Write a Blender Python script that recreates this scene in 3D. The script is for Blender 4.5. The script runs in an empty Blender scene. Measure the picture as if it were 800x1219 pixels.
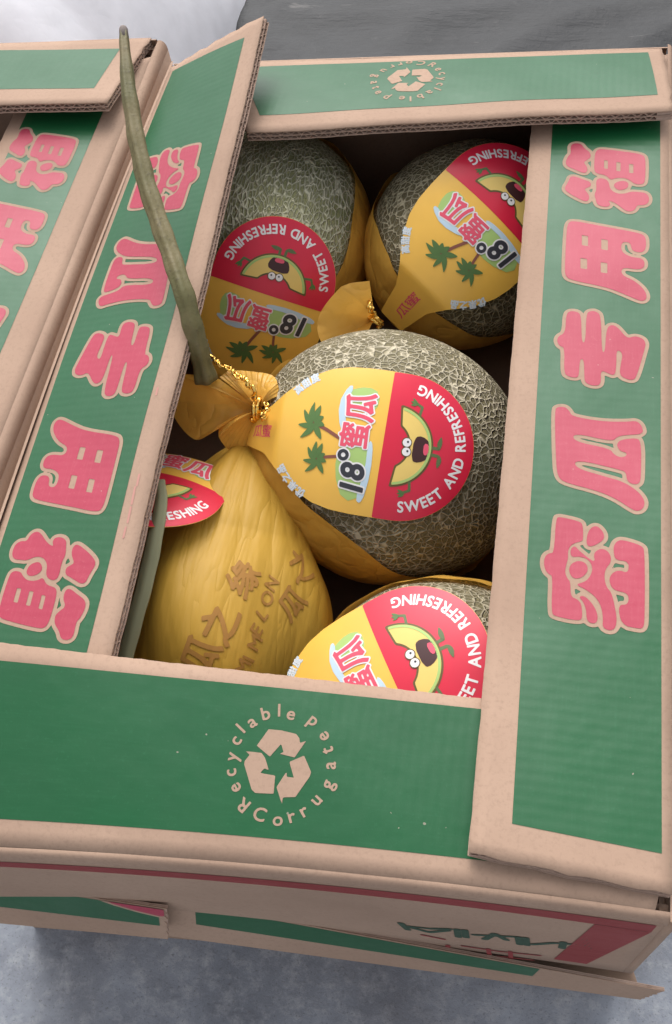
import bpy, bmesh, math, random
import numpy as np
from mathutils import Matrix, Vector, noise

scene = bpy.context.scene
# ------------------------------------------------------------------ camera
cam_data = bpy.data.cameras.new("camera"); cam = bpy.data.objects.new("camera", cam_data)
scene.collection.objects.link(cam); scene.camera = cam
cam_data.sensor_fit = 'HORIZONTAL'; cam_data.sensor_width = 36.0; cam_data.lens = 56.25
cam_data.clip_start = 0.02; cam_data.clip_end = 100.0
_R = [[0.9815, -0.07373, 0.1767], [0.15246, 0.85923, -0.48835], [-0.11582, 0.50626, 0.85457]]
_m = Matrix(_R).to_4x4(); _m.translation = Vector([0.10577, -0.37424, 0.87116])
cam.matrix_world = _m
# ------------------------------------------------------------------ light: soft overcast daylight from behind the boxes
SUN_EL, SUN_AZ = math.radians(50), math.radians(-16)      # azimuth from +Y (the far side) towards +X
world = bpy.data.worlds.new("World"); scene.world = world; world.use_nodes = True
nt = world.node_tree; bg = nt.nodes["Background"]
sky = nt.nodes.new("ShaderNodeTexSky"); sky.sky_type = 'NISHITA'; sky.sun_disc = False
sky.sun_elevation = SUN_EL; sky.sun_rotation = SUN_AZ; sky.dust_density = 4.0; sky.air_density = 1.0
hs = nt.nodes.new("ShaderNodeHueSaturation"); hs.inputs["Saturation"].default_value = 0.22
nt.links.new(sky.outputs[0], hs.inputs["Color"]); nt.links.new(hs.outputs[0], bg.inputs["Color"])
bg.inputs["Strength"].default_value = 0.15
sun_data = bpy.data.lights.new("sun", 'SUN'); sun = bpy.data.objects.new("sun", sun_data); scene.collection.objects.link(sun)
sun_data.energy = 0.9; sun_data.angle = math.radians(55); sun_data.color = (1.0, 0.965, 0.92)
_d = Vector((math.sin(SUN_AZ)*math.cos(SUN_EL), math.cos(SUN_AZ)*math.cos(SUN_EL), math.sin(SUN_EL)))
sun.rotation_euler = (-_d).to_track_quat('-Z', 'Y').to_euler(); sun.location = _d*3
vs = scene.view_settings
vs.view_transform = 'Standard'; vs.look = 'None'; vs.gamma = 1.0; vs.use_curve_mapping = False; vs.exposure = 0.70
scene.cycles.max_bounces = 8; scene.cycles.use_denoising = True

random.seed(7); rng = np.random.default_rng(7)
# ------------------------------------------------------------------ materials
MATS = {}
def new_mat(name, color, rough=0.6, spec=0.4):
    m = bpy.data.materials.new(name); m.use_nodes = True; b = m.node_tree.nodes["Principled BSDF"]
    b.inputs["Base Color"].default_value = (*color, 1); b.inputs["Roughness"].default_value = rough
    b.inputs["Specular IOR Level"].default_value = spec
    MATS[name] = m; return m
def N(m, kind, **kw):
    n = m.node_tree.nodes.new(kind)
    for k, v in kw.items():
        if k in n.inputs: n.inputs[k].default_value = v
        else: setattr(n, k, v)
    return n
def L(m, a, b): m.node_tree.links.new(a, b)
def ramp(m, fac, stops):
    r = N(m, "ShaderNodeValToRGB"); L(m, fac, r.inputs[0])
    e = r.color_ramp.elements
    while len(e) < len(stops): e.new(0.5)
    for i, (p, c) in enumerate(stops): e[i].position = p; e[i].color = (*c, 1) if len(c) == 3 else c
    return r
def mix(m, fac, a, b, mode='MIX'):
    n = N(m, "ShaderNodeMix", data_type='RGBA', blend_type=mode)
    for s, v in ((0, fac), (6, a), (7, b)):
        if hasattr(v, 'links'): L(m, v, n.inputs[s])
        else: n.inputs[s].default_value = v if s == 0 else (*v, 1)
    return n.outputs[2]
def noise_tex(m, scale, detail=3.0, rough=0.55, vec=None, stretch=None):
    tc = N(m, "ShaderNodeTexCoord"); src = tc.outputs[vec or "Object"]
    if stretch:
        mp = N(m, "ShaderNodeMapping"); mp.inputs["Scale"].default_value = stretch; L(m, src, mp.inputs[0]); src = mp.outputs[0]
    n = N(m, "ShaderNodeTexNoise", Scale=scale, Detail=detail, Roughness=rough); L(m, src, n.inputs["Vector"]); return n.outputs["Fac"]
def bump(m, height, strength, dist, prev=None):
    b = N(m, "ShaderNodeBump", Strength=strength, Distance=dist); L(m, height, b.inputs["Height"])
    if prev: L(m, prev, b.inputs["Normal"])
    return b.outputs[0]
def bsdf(m): return m.node_tree.nodes["Principled BSDF"]

def kraft_mat(name, base, dark):
    m = new_mat(name, base, 0.78, 0.25); b = bsdf(m)
    big = noise_tex(m, 9, 4); fine = noise_tex(m, 420, 2, 0.7); fib = noise_tex(m, 90, 4, 0.7, stretch=(6, 1, 1))
    c = mix(m, ramp(m, big, [(0.35, (0, 0, 0)), (0.7, (1, 1, 1))]).outputs[0], base, dark)
    c = mix(m, ramp(m, fine, [(0.28, (.45, .45, .45)), (0.5, (0, 0, 0))]).outputs[0], c, tuple(x*0.86 for x in dark))
    c = mix(m, ramp(m, fib, [(0.62, (0, 0, 0)), (0.8, (.5, .5, .5))]).outputs[0], c, tuple(min(1, x*1.12) for x in base))
    L(m, c, b.inputs["Base Color"])
    L(m, bump(m, fine, 0.25, 0.0003, bump(m, fib, 0.2, 0.0006, bump(m, noise_tex(m, 24, 3), 0.25, 0.004))), b.inputs["Normal"])
    return m
KRAFT = kraft_mat("kraft_board", (0.405, 0.275, 0.200), (0.335, 0.222, 0.160))
KRAFT_EDGE = kraft_mat("kraft_cut_edge", (0.46, 0.325, 0.255), (0.38, 0.26, 0.20))
SHADE_KRAFT = kraft_mat("shade_darkened_kraft", (0.20, 0.125, 0.085), (0.15, 0.09, 0.06))  # kraft darkened: the shade inside the cartons is put into this colour
def ink_mat(name, color, show, rough=0.42, spec=0.5):
    m = new_mat(name, color, rough, spec); b = bsdf(m)
    big = noise_tex(m, 14, 4); fine = noise_tex(m, 520, 2, 0.7); streak = noise_tex(m, 60, 3, 0.6, "UV", (1, 12, 1))
    c = mix(m, ramp(m, big, [(0.3, (0, 0, 0)), (0.75, (1, 1, 1))]).outputs[0], color, tuple(x*0.86 for x in color))
    c = mix(m, ramp(m, fine, [(0.60, (0, 0, 0)), (0.82, (.45, .45, .45))]).outputs[0], c, show)
    c = mix(m, ramp(m, streak, [(0.5, (0, 0, 0)), (0.8, (.22, .22, .22))]).outputs[0], c, show)
    chip = noise_tex(m, 330, 1, .4); c = mix(m, ramp(m, chip, [(0.815, (0, 0, 0)), (0.835, (.5, .5, .5))]).outputs[0], c, (0.45, 0.36, 0.30))
    L(m, c, b.inputs["Base Color"])
    tc = N(m, "ShaderNodeTexCoord")
    wv = N(m, "ShaderNodeTexWave", Scale=62.0, Distortion=0.4, Detail=0.0); wv.bands_direction = 'X'
    L(m, tc.outputs["UV"], wv.inputs["Vector"])
    L(m, bump(m, wv.outputs["Fac"], 0.05, 0.0006, bump(m, fine, 0.15, 0.0002, bump(m, noise_tex(m, 22, 3), 0.25, 0.004))), b.inputs["Normal"])
    r = ramp(m, big, [(0.3, (rough-.05,)*3), (0.7, (rough+.1,)*3)]); L(m, r.outputs[0], b.inputs["Roughness"])
    return m
GREEN = ink_mat("green_ink", (0.0075, 0.094, 0.030), (0.024, 0.132, 0.056), 0.37, 0.40)
PINK = ink_mat("pink_red_ink", (0.40, 0.034, 0.072), (0.46, 0.105, 0.13), 0.42, 0.38)
BARE = KRAFT
RED_INK = ink_mat("red_ink", (0.27, 0.035, 0.035), (0.36, 0.15, 0.12), 0.6, .25)
DKGREEN = ink_mat("dark_green_ink", (0.035, 0.075, 0.045), (0.2, 0.18, 0.13), 0.6, .25)

def paper_mat(name, color, rough=0.45, spec=0.4, trans=0.0, crumple=0.0, stretch=None):
    m = new_mat(name, color, rough, spec); b = bsdf(m)
    big = noise_tex(m, 30, 3); c = mix(m, ramp(m, big, [(0.3, (0, 0, 0)), (0.75, (1, 1, 1))]).outputs[0], color, tuple(x*0.88 for x in color))
    L(m, c, b.inputs["Base Color"])
    if crumple:
        cr = noise_tex(m, 26, 3, 0.5, stretch=stretch); sb = N(m, "ShaderNodeMath", operation='SUBTRACT'); L(m, cr, sb.inputs[0]); sb.inputs[1].default_value = 0.5
        ab = N(m, "ShaderNodeMath", operation='ABSOLUTE'); L(m, sb.outputs[0], ab.inputs[0]); pw = N(m, "ShaderNodeMath", operation='POWER'); L(m, ab.outputs[0], pw.inputs[0]); pw.inputs[1].default_value = 0.6
        L(m, bump(m, pw.outputs[0], crumple, 0.012, bump(m, noise_tex(m, 90, 3, stretch=stretch), crumple*.5, 0.003)), b.inputs["Normal"])
    if trans:
        t = N(m, "ShaderNodeBsdfTranslucent"); L(m, c, t.inputs["Color"])
        ms = N(m, "ShaderNodeMixShader"); ms.inputs[0].default_value = trans
        out = m.node_tree.nodes["Material Output"]
        L(m, b.outputs[0], ms.inputs[1]); L(m, t.outputs[0], ms.inputs[2]); L(m, ms.outputs[0], out.inputs["Surface"])
    return m
TAG_YELLOW = paper_mat("tag_yellow", (0.90, 0.52, 0.085), 0.32, 0.5)
TAG_RED = paper_mat("tag_red", (0.70, 0.020, 0.055), 0.32, 0.5)
TAG_WHITE = paper_mat("tag_white", (0.85, 0.82, 0.80), 0.35)
TAG_PINK = paper_mat("tag_pink", (0.80, 0.10, 0.16), 0.35)
TAG_GREY = paper_mat("tag_charcoal", (0.045, 0.045, 0.055), 0.35)
TAG_LEAF = paper_mat("tag_leaf_green", (0.10, 0.19, 0.055), 0.35)
TAG_LIME = paper_mat("tag_lime", (0.42, 0.60, 0.19), 0.35)
TAG_SKY = paper_mat("tag_pale_blue", (0.55, 0.70, 0.80), 0.35)
TAG_TRUNK = paper_mat("tag_trunk", (0.26, 0.09, 0.06), 0.35)
TAG_SLICE = paper_mat("tag_slice", (0.84, 0.60, 0.17), 0.35)
TAG_SLICE_LINE = paper_mat("tag_slice_line", (0.14, 0.10, 0.03), 0.35)
TAG_DARK = paper_mat("tag_dark", (0.06, 0.02, 0.02), 0.35)
TAG_OLIVE = paper_mat("tag_olive", (0.12, 0.16, 0.06), 0.35)
WRAP = paper_mat("yellow_wrap", (0.86, 0.48, 0.085), 0.38, 0.5, 0.28, 0.35)
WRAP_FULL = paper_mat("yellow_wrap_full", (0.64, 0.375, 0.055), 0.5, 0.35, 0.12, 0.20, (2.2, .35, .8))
WRAP_INK = paper_mat("brown_wrap_ink", (0.40, 0.195, 0.045), 0.55, 0.3)
TAG_BACK = paper_mat("tag_paper_back", (0.80, 0.50, 0.16), 0.5)

def gold_mat():
    m = new_mat("gold_foil", (0.95, 0.62, 0.16), 0.18, 0.5); bsdf(m).inputs["Metallic"].default_value = 1.0
    L(m, bump(m, noise_tex(m, 400, 2), 0.6, 0.002), bsdf(m).inputs["Normal"]); return m
GOLD = gold_mat()

def rind_mat(name, skin_a, skin_b, net, scale, stretch, width, net_tint, fine=.5):
    m = new_mat(name, skin_a, 0.62, 0.3); b = bsdf(m)
    tc = N(m, "ShaderNodeTexCoord"); mp = N(m, "ShaderNodeMapping"); mp.inputs["Scale"].default_value = stretch
    L(m, tc.outputs["Object"], mp.inputs[0])
    wob = N(m, "ShaderNodeTexNoise", Scale=70.0, Detail=2.0); L(m, mp.outputs[0], wob.inputs["Vector"])
    off = N(m, "ShaderNodeVectorMath", operation='MULTIPLY_ADD'); L(m, wob.outputs["Color"], off.inputs[0])
    off.inputs[1].default_value = (0.0055,)*3; L(m, mp.outputs[0], off.inputs[2])
    def vor(sc):
        v = N(m, "ShaderNodeTexVoronoi", feature='DISTANCE_TO_EDGE', Scale=sc); L(m, off.outputs[0], v.inputs["Vector"]); return v.outputs["Distance"]
    wn = noise_tex(m, 30, 4, .65)                                     # the ridges swell and thin out
    def ridge(dist, w):
        th = N(m, "ShaderNodeMath", operation='MULTIPLY'); L(m, wn, th.inputs[0]); th.inputs[1].default_value = 2*w
        mr = N(m, "ShaderNodeMapRange", interpolation_type='SMOOTHSTEP'); L(m, dist, mr.inputs["Value"])
        mr.inputs["From Min"].default_value = 0.0; L(m, th.outputs[0], mr.inputs["From Max"])
        mr.inputs["To Min"].default_value = 1.0; mr.inputs["To Max"].default_value = 0.0
        return mr.outputs[0]
    a = ridge(vor(scale), width); c2 = ridge(vor(scale*1.9), width*0.55)
    hm = N(m, "ShaderNodeMath", operation='MULTIPLY'); L(m, c2, hm.inputs[0]); hm.inputs[1].default_value = fine
    mx = N(m, "ShaderNodeMath", operation='MAXIMUM'); L(m, a, mx.inputs[0]); L(m, hm.outputs[0], mx.inputs[1])
    patch = noise_tex(m, 22, 5, .65)
    skin = mix(m, ramp(m, patch, [(0.35, (0, 0, 0)), (0.68, (1, 1, 1))]).outputs[0], skin_a, skin_b)
    netc = mix(m, ramp(m, noise_tex(m, 28, 3), [(0.35, (0, 0, 0)), (0.7, (1, 1, 1))]).outputs[0], net, net_tint)
    L(m, mix(m, mx.outputs[0], skin, netc), b.inputs["Base Color"])
    L(m, bump(m, mx.outputs[0], 0.85, 0.0022, bump(m, noise_tex(m, 300, 3), 0.25, 0.0006)), b.inputs["Normal"])
    return m
RIND_C = rind_mat("netted_rind_pale", (0.135, 0.112, 0.053), (0.21, 0.18, 0.095), (0.57, 0.50, 0.365), 235, (1, 1, 1), 0.20, (0.48, 0.425, 0.295), .36)
RIND_UL = rind_mat("netted_rind_green", (0.22, 0.235, 0.095), (0.42, 0.40, 0.21), (0.76, 0.72, 0.54), 250, (1.5, 0.55, 1), 0.21, (0.58, 0.57, 0.38), .45)
RIND_UR = rind_mat("netted_rind_brown", (0.13, 0.108, 0.053), (0.20, 0.17, 0.09), (0.58, 0.51, 0.35), 215, (1, 1, 1), 0.19, (0.47, 0.42, 0.27), .35)

def stem_mat():
    m = new_mat("melon_stem", (0.16, 0.16, 0.06), 0.55, 0.35)
    f = noise_tex(m, 30, 4, 0.6); s = noise_tex(m, 300, 3, 0.6)
    c = mix(m, ramp(m, f, [(0.35, (0, 0, 0)), (0.65, (1, 1, 1))]).outputs[0], (0.115, 0.105, 0.040), (0.175, 0.140, 0.065))
    c = mix(m, ramp(m, s, [(0.55, (0, 0, 0)), (0.75, (.7, .7, .7))]).outputs[0], c, (0.065, 0.052, 0.026))
    L(m, c, bsdf(m).inputs["Base Color"]); L(m, bump(m, s, 0.5, 0.001), bsdf(m).inputs["Normal"]); return m
STEM = stem_mat()
SMEAR = paper_mat("rubbed_pink_ink", (0.46, 0.22, 0.18), 0.6)
DRY = paper_mat("dried_stem", (0.30, 0.30, 0.175), 0.7)
STEM_TIP = paper_mat("stem_cut_tip", (0.20, 0.165, 0.15), 0.8)

def floor_mat():
    m = new_mat("concrete", (0.25, 0.26, 0.28), 0.8, 0.25)
    a = noise_tex(m, 9, 6, 0.7); b_ = noise_tex(m, 60, 6, 0.75); c_ = noise_tex(m, 3.0, 4, .6); g = noise_tex(m, 420, 2, .7)
    c = mix(m, ramp(m, a, [(0.30, (0, 0, 0)), (0.72, (1, 1, 1))]).outputs[0], (0.15, 0.16, 0.185), (0.36, 0.39, 0.44))
    c = mix(m, ramp(m, b_, [(0.48, (0, 0, 0)), (0.75, (.75, .75, .75))]).outputs[0], c, (0.50, 0.51, 0.53))
    c = mix(m, ramp(m, c_, [(0.50, (0, 0, 0)), (0.72, (.55, .55, .55))]).outputs[0], c, (0.16, 0.15, 0.155))
    c = mix(m, ramp(m, g, [(0.30, (.6, .6, .6)), (0.42, (0, 0, 0))]).outputs[0], c, (0.14, 0.14, 0.15))
    L(m, c, bsdf(m).inputs["Base Color"]); L(m, bump(m, b_, 0.4, 0.003, bump(m, g, .3, .001)), bsdf(m).inputs["Normal"]); return m
FLOOR = floor_mat()
def tarp_mat():
    m = new_mat("dark_plastic", (0.06, 0.06, 0.065), 0.55, 0.3)
    a = noise_tex(m, 4, 6, 0.7, stretch=(1, 3, 1)); d = noise_tex(m, 30, 6, 0.75); s = noise_tex(m, 14, 5, .7, stretch=(.4, 3, 1))
    c = mix(m, ramp(m, a, [(0.35, (0, 0, 0)), (0.7, (1, 1, 1))]).outputs[0], (0.011, 0.0125, 0.015), (0.030, 0.032, 0.036))
    c = mix(m, ramp(m, d, [(0.58, (0, 0, 0)), (0.74, (.5, .5, .5))]).outputs[0], c, (0.065, 0.063, 0.064))
    c = mix(m, ramp(m, s, [(0.64, (0, 0, 0)), (0.72, (.7, .7, .7))]).outputs[0], c, (0.15, 0.14, 0.135))
    L(m, c, bsdf(m).inputs["Base Color"]); L(m, bump(m, d, 0.4, 0.004, bump(m, s, .4, .006)), bsdf(m).inputs["Normal"]); return m
TARP = tarp_mat()
BAG = paper_mat("white_plastic", (0.90, 0.89, 0.93), 0.3, 0.5, 0.15, 0.05)

# ------------------------------------------------------------------ mesh helpers
COL = scene.collection
def mk(name, verts, faces, mat, parent=None, uv=None, smooth=True, kind=None):
    me = bpy.data.meshes.new(name)
    me.from_pydata([tuple(map(float, v)) for v in verts], [], [tuple(int(i) for i in f) for f in faces]); me.materials.append(mat)
    if uv is not None:
        lay = me.uv_layers.new(name="UVMap"); uv = np.asarray(uv, float)
        idx = np.zeros(len(me.loops), int); me.loops.foreach_get("vertex_index", idx)
        lay.data.foreach_set("uv", uv[idx].ravel())
    if smooth: me.polygons.foreach_set("use_smooth", [True]*len(me.polygons))
    me.validate(); me.update()
    o = bpy.data.objects.new(name, me); COL.objects.link(o)
    if parent is not None: o.parent = parent; o.matrix_parent_inverse = parent.matrix_world.inverted()
    if kind: o["kind"] = kind
    return o
def thing(name, label, cat, loc, group=None):
    o = bpy.data.objects.new(name, None); COL.objects.link(o); o.location = loc; o.empty_display_size = 0.05
    o.matrix_world = Matrix.Translation(Vector(loc))
    o["label"] = label; o["category"] = cat
    if group: o["group"] = group
    return o
def tagprops(o, label, cat, group=None):
    o["label"] = label; o["category"] = cat
    if group: o["group"] = group
    return o
class Sheet:
    """a bent board: u runs along the hinge A-B, v from the hinge to the free edge D-C, w is height above the face (metres)"""
    def __init__(self, A, B, C, D, bow=(0,0,0), bow2=None, curl=0.0, ripple=0.0, seed=0.0):
        self.A, self.B, self.C, self.D = (np.array(p, float) for p in (A, B, C, D))
        self.Lu = float(np.linalg.norm(self.B-self.A))
        self.Lv = float((np.linalg.norm(self.D-self.A)+np.linalg.norm(self.C-self.B))/2)
        self.bow = np.array(bow, float); self.bow2 = self.bow*0 if bow2 is None else np.array(bow2, float)
        self.curl = curl; self.ripple = ripple; self.seed = seed
    def base(self, u, v):
        s = (np.asarray(u, float)/self.Lu)[..., None]; t = (np.asarray(v, float)/self.Lv)[..., None]
        p = (1-t)*((1-s)*self.A+s*self.B)+t*((1-s)*self.D+s*self.C)
        p = p+4*s*(1-s)*(self.bow*(1-t)+self.bow2)
        n0 = np.cross(self.B-self.A, self.D-self.A); n0 = n0/np.linalg.norm(n0)
        p = p+n0*(self.curl*4*t*(1-t)+self.ripple*(np.sin(s*9.0+self.seed)+.6*np.sin(s*21.0+t*4+self.seed*2.3))*(.25+t))
        return p
    def __call__(self, u, v, w=0.0):
        u = np.asarray(u, float); v = np.asarray(v, float); e = 1e-4
        p = self.base(u, v)
        n = np.cross(self.base(u+e, v)-self.base(u-e, v), self.base(u, v+e)-self.base(u, v-e))
        n = n/np.linalg.norm(n, axis=-1, keepdims=True)
        return p+n*np.asarray(w, float)[..., None] if np.ndim(w) else p+n*w

def quad_uv(q, nu, nv):
    (a, b, c, d) = (np.array(p, float) for p in q)
    s, t = np.meshgrid(np.linspace(0, 1, nu+1), np.linspace(0, 1, nv+1), indexing='ij'); s = s[..., None]; t = t[..., None]
    return ((1-t)*((1-s)*a+s*b)+t*((1-s)*d+s*c)).reshape(-1, 2)
def grid_faces(nu, nv, off=0, flip=False):
    F = []
    for i in range(nu):
        for j in range(nv):
            a = off+i*(nv+1)+j; f = (a, a+nv+1, a+nv+2, a+1); F.append(f[::-1] if flip else f)
    return F
def slab(sh, q, w0, w1, nu=48, nv=10, jitter=None):
    """closed thin plate over the uv quad q between heights w0 < w1"""
    P = quad_uv(q, nu, nv)
    if jitter is not None: P = P+jitter(P, nu, nv)
    top = sh(P[:, 0], P[:, 1], w1); bot = sh(P[:, 0], P[:, 1], w0); n = len(P)
    F = grid_faces(nu, nv)+grid_faces(nu, nv, n, True)
    ring = [i*(nv+1) for i in range(nu+1)]+[nu*(nv+1)+j for j in range(1, nv+1)]+[i*(nv+1)+nv for i in range(nu-1, -1, -1)]+[j for j in range(nv-1, 0, -1)]
    for k in range(len(ring)):
        a, b = ring[k], ring[(k+1) % len(ring)]; F.append((b, a, a+n, b+n))
    return np.vstack([top, bot]), F, np.vstack([P, P])
def joinm(parts):
    V, F, T, o = [], [], [], 0
    for v, f, t in parts:
        V.append(v); T.append(t); F += [tuple(i+o for i in ff) for ff in f]; o += len(v)
    return np.vstack(V), F, np.vstack(T)
def ribbon(sh, p0, p1, inward, w_lo, w_hi, period, n_per=8, th=0.0007, phase=0.0):
    """one row of fluting along the cut edge p0-p1: a wavy sheet reaching inward from the edge"""
    p0, p1 = np.array(p0, float), np.array(p1, float); Ln = np.linalg.norm(p1-p0); n = int(Ln/period*n_per)
    s = np.linspace(0, 1, n+1); x = s*Ln
    jit = 0.6*np.sin(x*61+phase)+0.4*np.sin(x*173)
    wv = (w_lo+w_hi)/2+(w_hi-w_lo)/2*np.sin(2*np.pi*x/period+phase+jit)
    inn = np.array(inward, float); e = (rng.random(n+1)-.5)*0.0006
    V, T, F = [], [], []
    for k, dep in enumerate((0.0, 0.010)):
        P = p0+(p1-p0)*s[:, None]+inn*(dep+0.0004+(e if k == 0 else 0))[:, None] if k == 0 else p0+(p1-p0)*s[:, None]+inn*dep
        for dw in (th/2, -th/2):
            V.append(sh(P[:, 0], P[:, 1], wv+dw)); T.append(P)
    m = n+1
    for i in range(n):
        F += [(i, i+1, 2*m+i+1, 2*m+i), (m+i+1, m+i, 3*m+i, 3*m+i+1), (i+1, i, m+i, m+i+1)]
    return np.vstack(V), F, np.vstack(T)

# ---- flat print: outlines turned into fine filled meshes that follow the board
def chaikin(P, n=2):
    P = np.array(P, float)
    for _ in range(n):
        Q = np.roll(P, -1, 0); P = np.stack([.75*P+.25*Q, .25*P+.75*Q], 1).reshape(-1, 2)
    return P
def segs(P): P = np.asarray(P, float); return np.hstack([P, np.roll(P, -1, 0)])
def sdf(S, X):
    """signed distance (negative inside, even-odd) of points X to the closed outlines given as segments S"""
    out = np.empty(len(X))
    for k in range(0, len(X), 4000):
        x = X[k:k+4000, None, :]; a = S[None, :, :2]; d = S[None, :, 2:]-a
        t = np.clip(((x-a)*d).sum(-1)/np.maximum((d*d).sum(-1), 1e-18), 0, 1)
        dist = np.sqrt((((a+d*t[..., None])-x)**2).sum(-1)).min(1)
        y0, y1 = S[None, :, 1], S[None, :, 3]; yy = x[..., 1]
        cond = (y0 > yy) != (y1 > yy)
        xi = S[None, :, 0]+(yy-y0)*(S[None, :, 2]-S[None, :, 0])/np.where(np.abs(y1-y0) < 1e-15, 1e-15, y1-y0)
        ins = (cond & (x[..., 0] < xi)).sum(1) % 2 == 1
        out[k:k+4000] = np.where(ins, -dist, dist)
    return out
def contour_fill(fn, lo, hi, cell):
    """marching squares: filled mesh of fn < 0"""
    nx = max(2, int(math.ceil((hi[0]-lo[0])/cell))); ny = max(2, int(math.ceil((hi[1]-lo[1])/cell)))
    xs = np.linspace(lo[0], hi[0], nx+1); ys = np.linspace(lo[1], hi[1], ny+1)
    gx, gy = np.meshgrid(xs, ys, indexing='ij'); X = np.stack([gx.ravel(), gy.ravel()], 1)
    f = fn(X); f = np.where(np.abs(f) < 1e-9, 1e-9, f); ins = (f < 0).reshape(nx+1, ny+1)
    V, idx, F = [], {}, []
    def vid(key, p):
        if key not in idx: idx[key] = len(V); V.append(p)
        return idx[key]
    act = ins[:-1, :-1] | ins[1:, :-1] | ins[1:, 1:] | ins[:-1, 1:]
    for i, j in zip(*np.nonzero(act)):
        c = [i*(ny+1)+j, (i+1)*(ny+1)+j, (i+1)*(ny+1)+j+1, i*(ny+1)+j+1]; poly = []
        for k in range(4):
            a, b = c[k], c[(k+1) % 4]; fa, fb = f[a], f[b]
            if fa < 0: poly.append(vid(a, X[a]))
            if (fa < 0) != (fb < 0):
                t = fa/(fa-fb); key = (min(a, b), max(a, b)); poly.append(vid(key, X[a]+(X[b]-X[a])*t))
        if len(poly) >= 3: F.append(tuple(poly))
    return (np.array(V), F) if V else (np.zeros((0, 2)), [])
_gl = {}
def glyph(ch):
    """outline segments of one character of the built-in font, in em units"""
    if ch not in _gl:
        cu = bpy.data.curves.new("tmp", 'FONT'); cu.body = ch; cu.resolution_u = 4
        ob = bpy.data.objects.new("tmp", cu); COL.objects.link(ob)
        me = bpy.data.meshes.new_from_object(ob.evaluated_get(bpy.context.evaluated_depsgraph_get()))
        bm = bmesh.new(); bm.from_mesh(me); bmesh.ops.remove_doubles(bm, verts=bm.verts, dist=1e-5)
        S = np.array([[e.verts[0].co.x, e.verts[0].co.y, e.verts[1].co.x, e.verts[1].co.y] for e in bm.edges if len(e.link_faces) == 1])
        bm.free(); bpy.data.objects.remove(ob); bpy.data.curves.remove(cu); bpy.data.meshes.remove(me)
        lo = np.minimum(S[:, :2].min(0), S[:, 2:].min(0)); hi = np.maximum(S[:, :2].max(0), S[:, 2:].max(0))
        _gl[ch] = (S, lo, hi)
    return _gl[ch]
def glyph_mesh(ch, size, pos, ang, fat=0.0, cell=None, anchor='c', sx=1.0, shear=0.0):
    """filled character: size = em in target units, centred on pos, turned by ang; fat thickens the strokes"""
    S, lo, hi = glyph(ch); pad = 0.03+max(fat, 0)
    V, F = contour_fill(lambda X: sdf(S, X)-fat, lo-pad, hi+pad, cell or 0.035)
    if not len(V): return V, F
    cx = (lo[0]+hi[0])/2; cy = (lo[1]+hi[1])/2 if anchor == 'c' else (0.0 if anchor == 'b' else 0.36)
    P = (V-[cx, cy])*size*[sx, 1]; P = P+np.stack([P[:, 1]*shear, 0*P[:, 0]], 1)
    c, s = math.cos(ang), math.sin(ang)
    return P@np.array([[c, s], [-s, c]])+np.array(pos), F
def join2(parts):
    V, F, o = [], [], 0
    for v, f in parts:
        if len(v): V.append(v); F += [tuple(i+o for i in ff) for ff in f]; o += len(v)
    return np.vstack(V), F
def on_sheet(name, sh, V2, F, w, mat, parent):
    return mk(name, sh(V2[:, 0], V2[:, 1], w), F, mat, parent, uv=V2, smooth=True)

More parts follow.
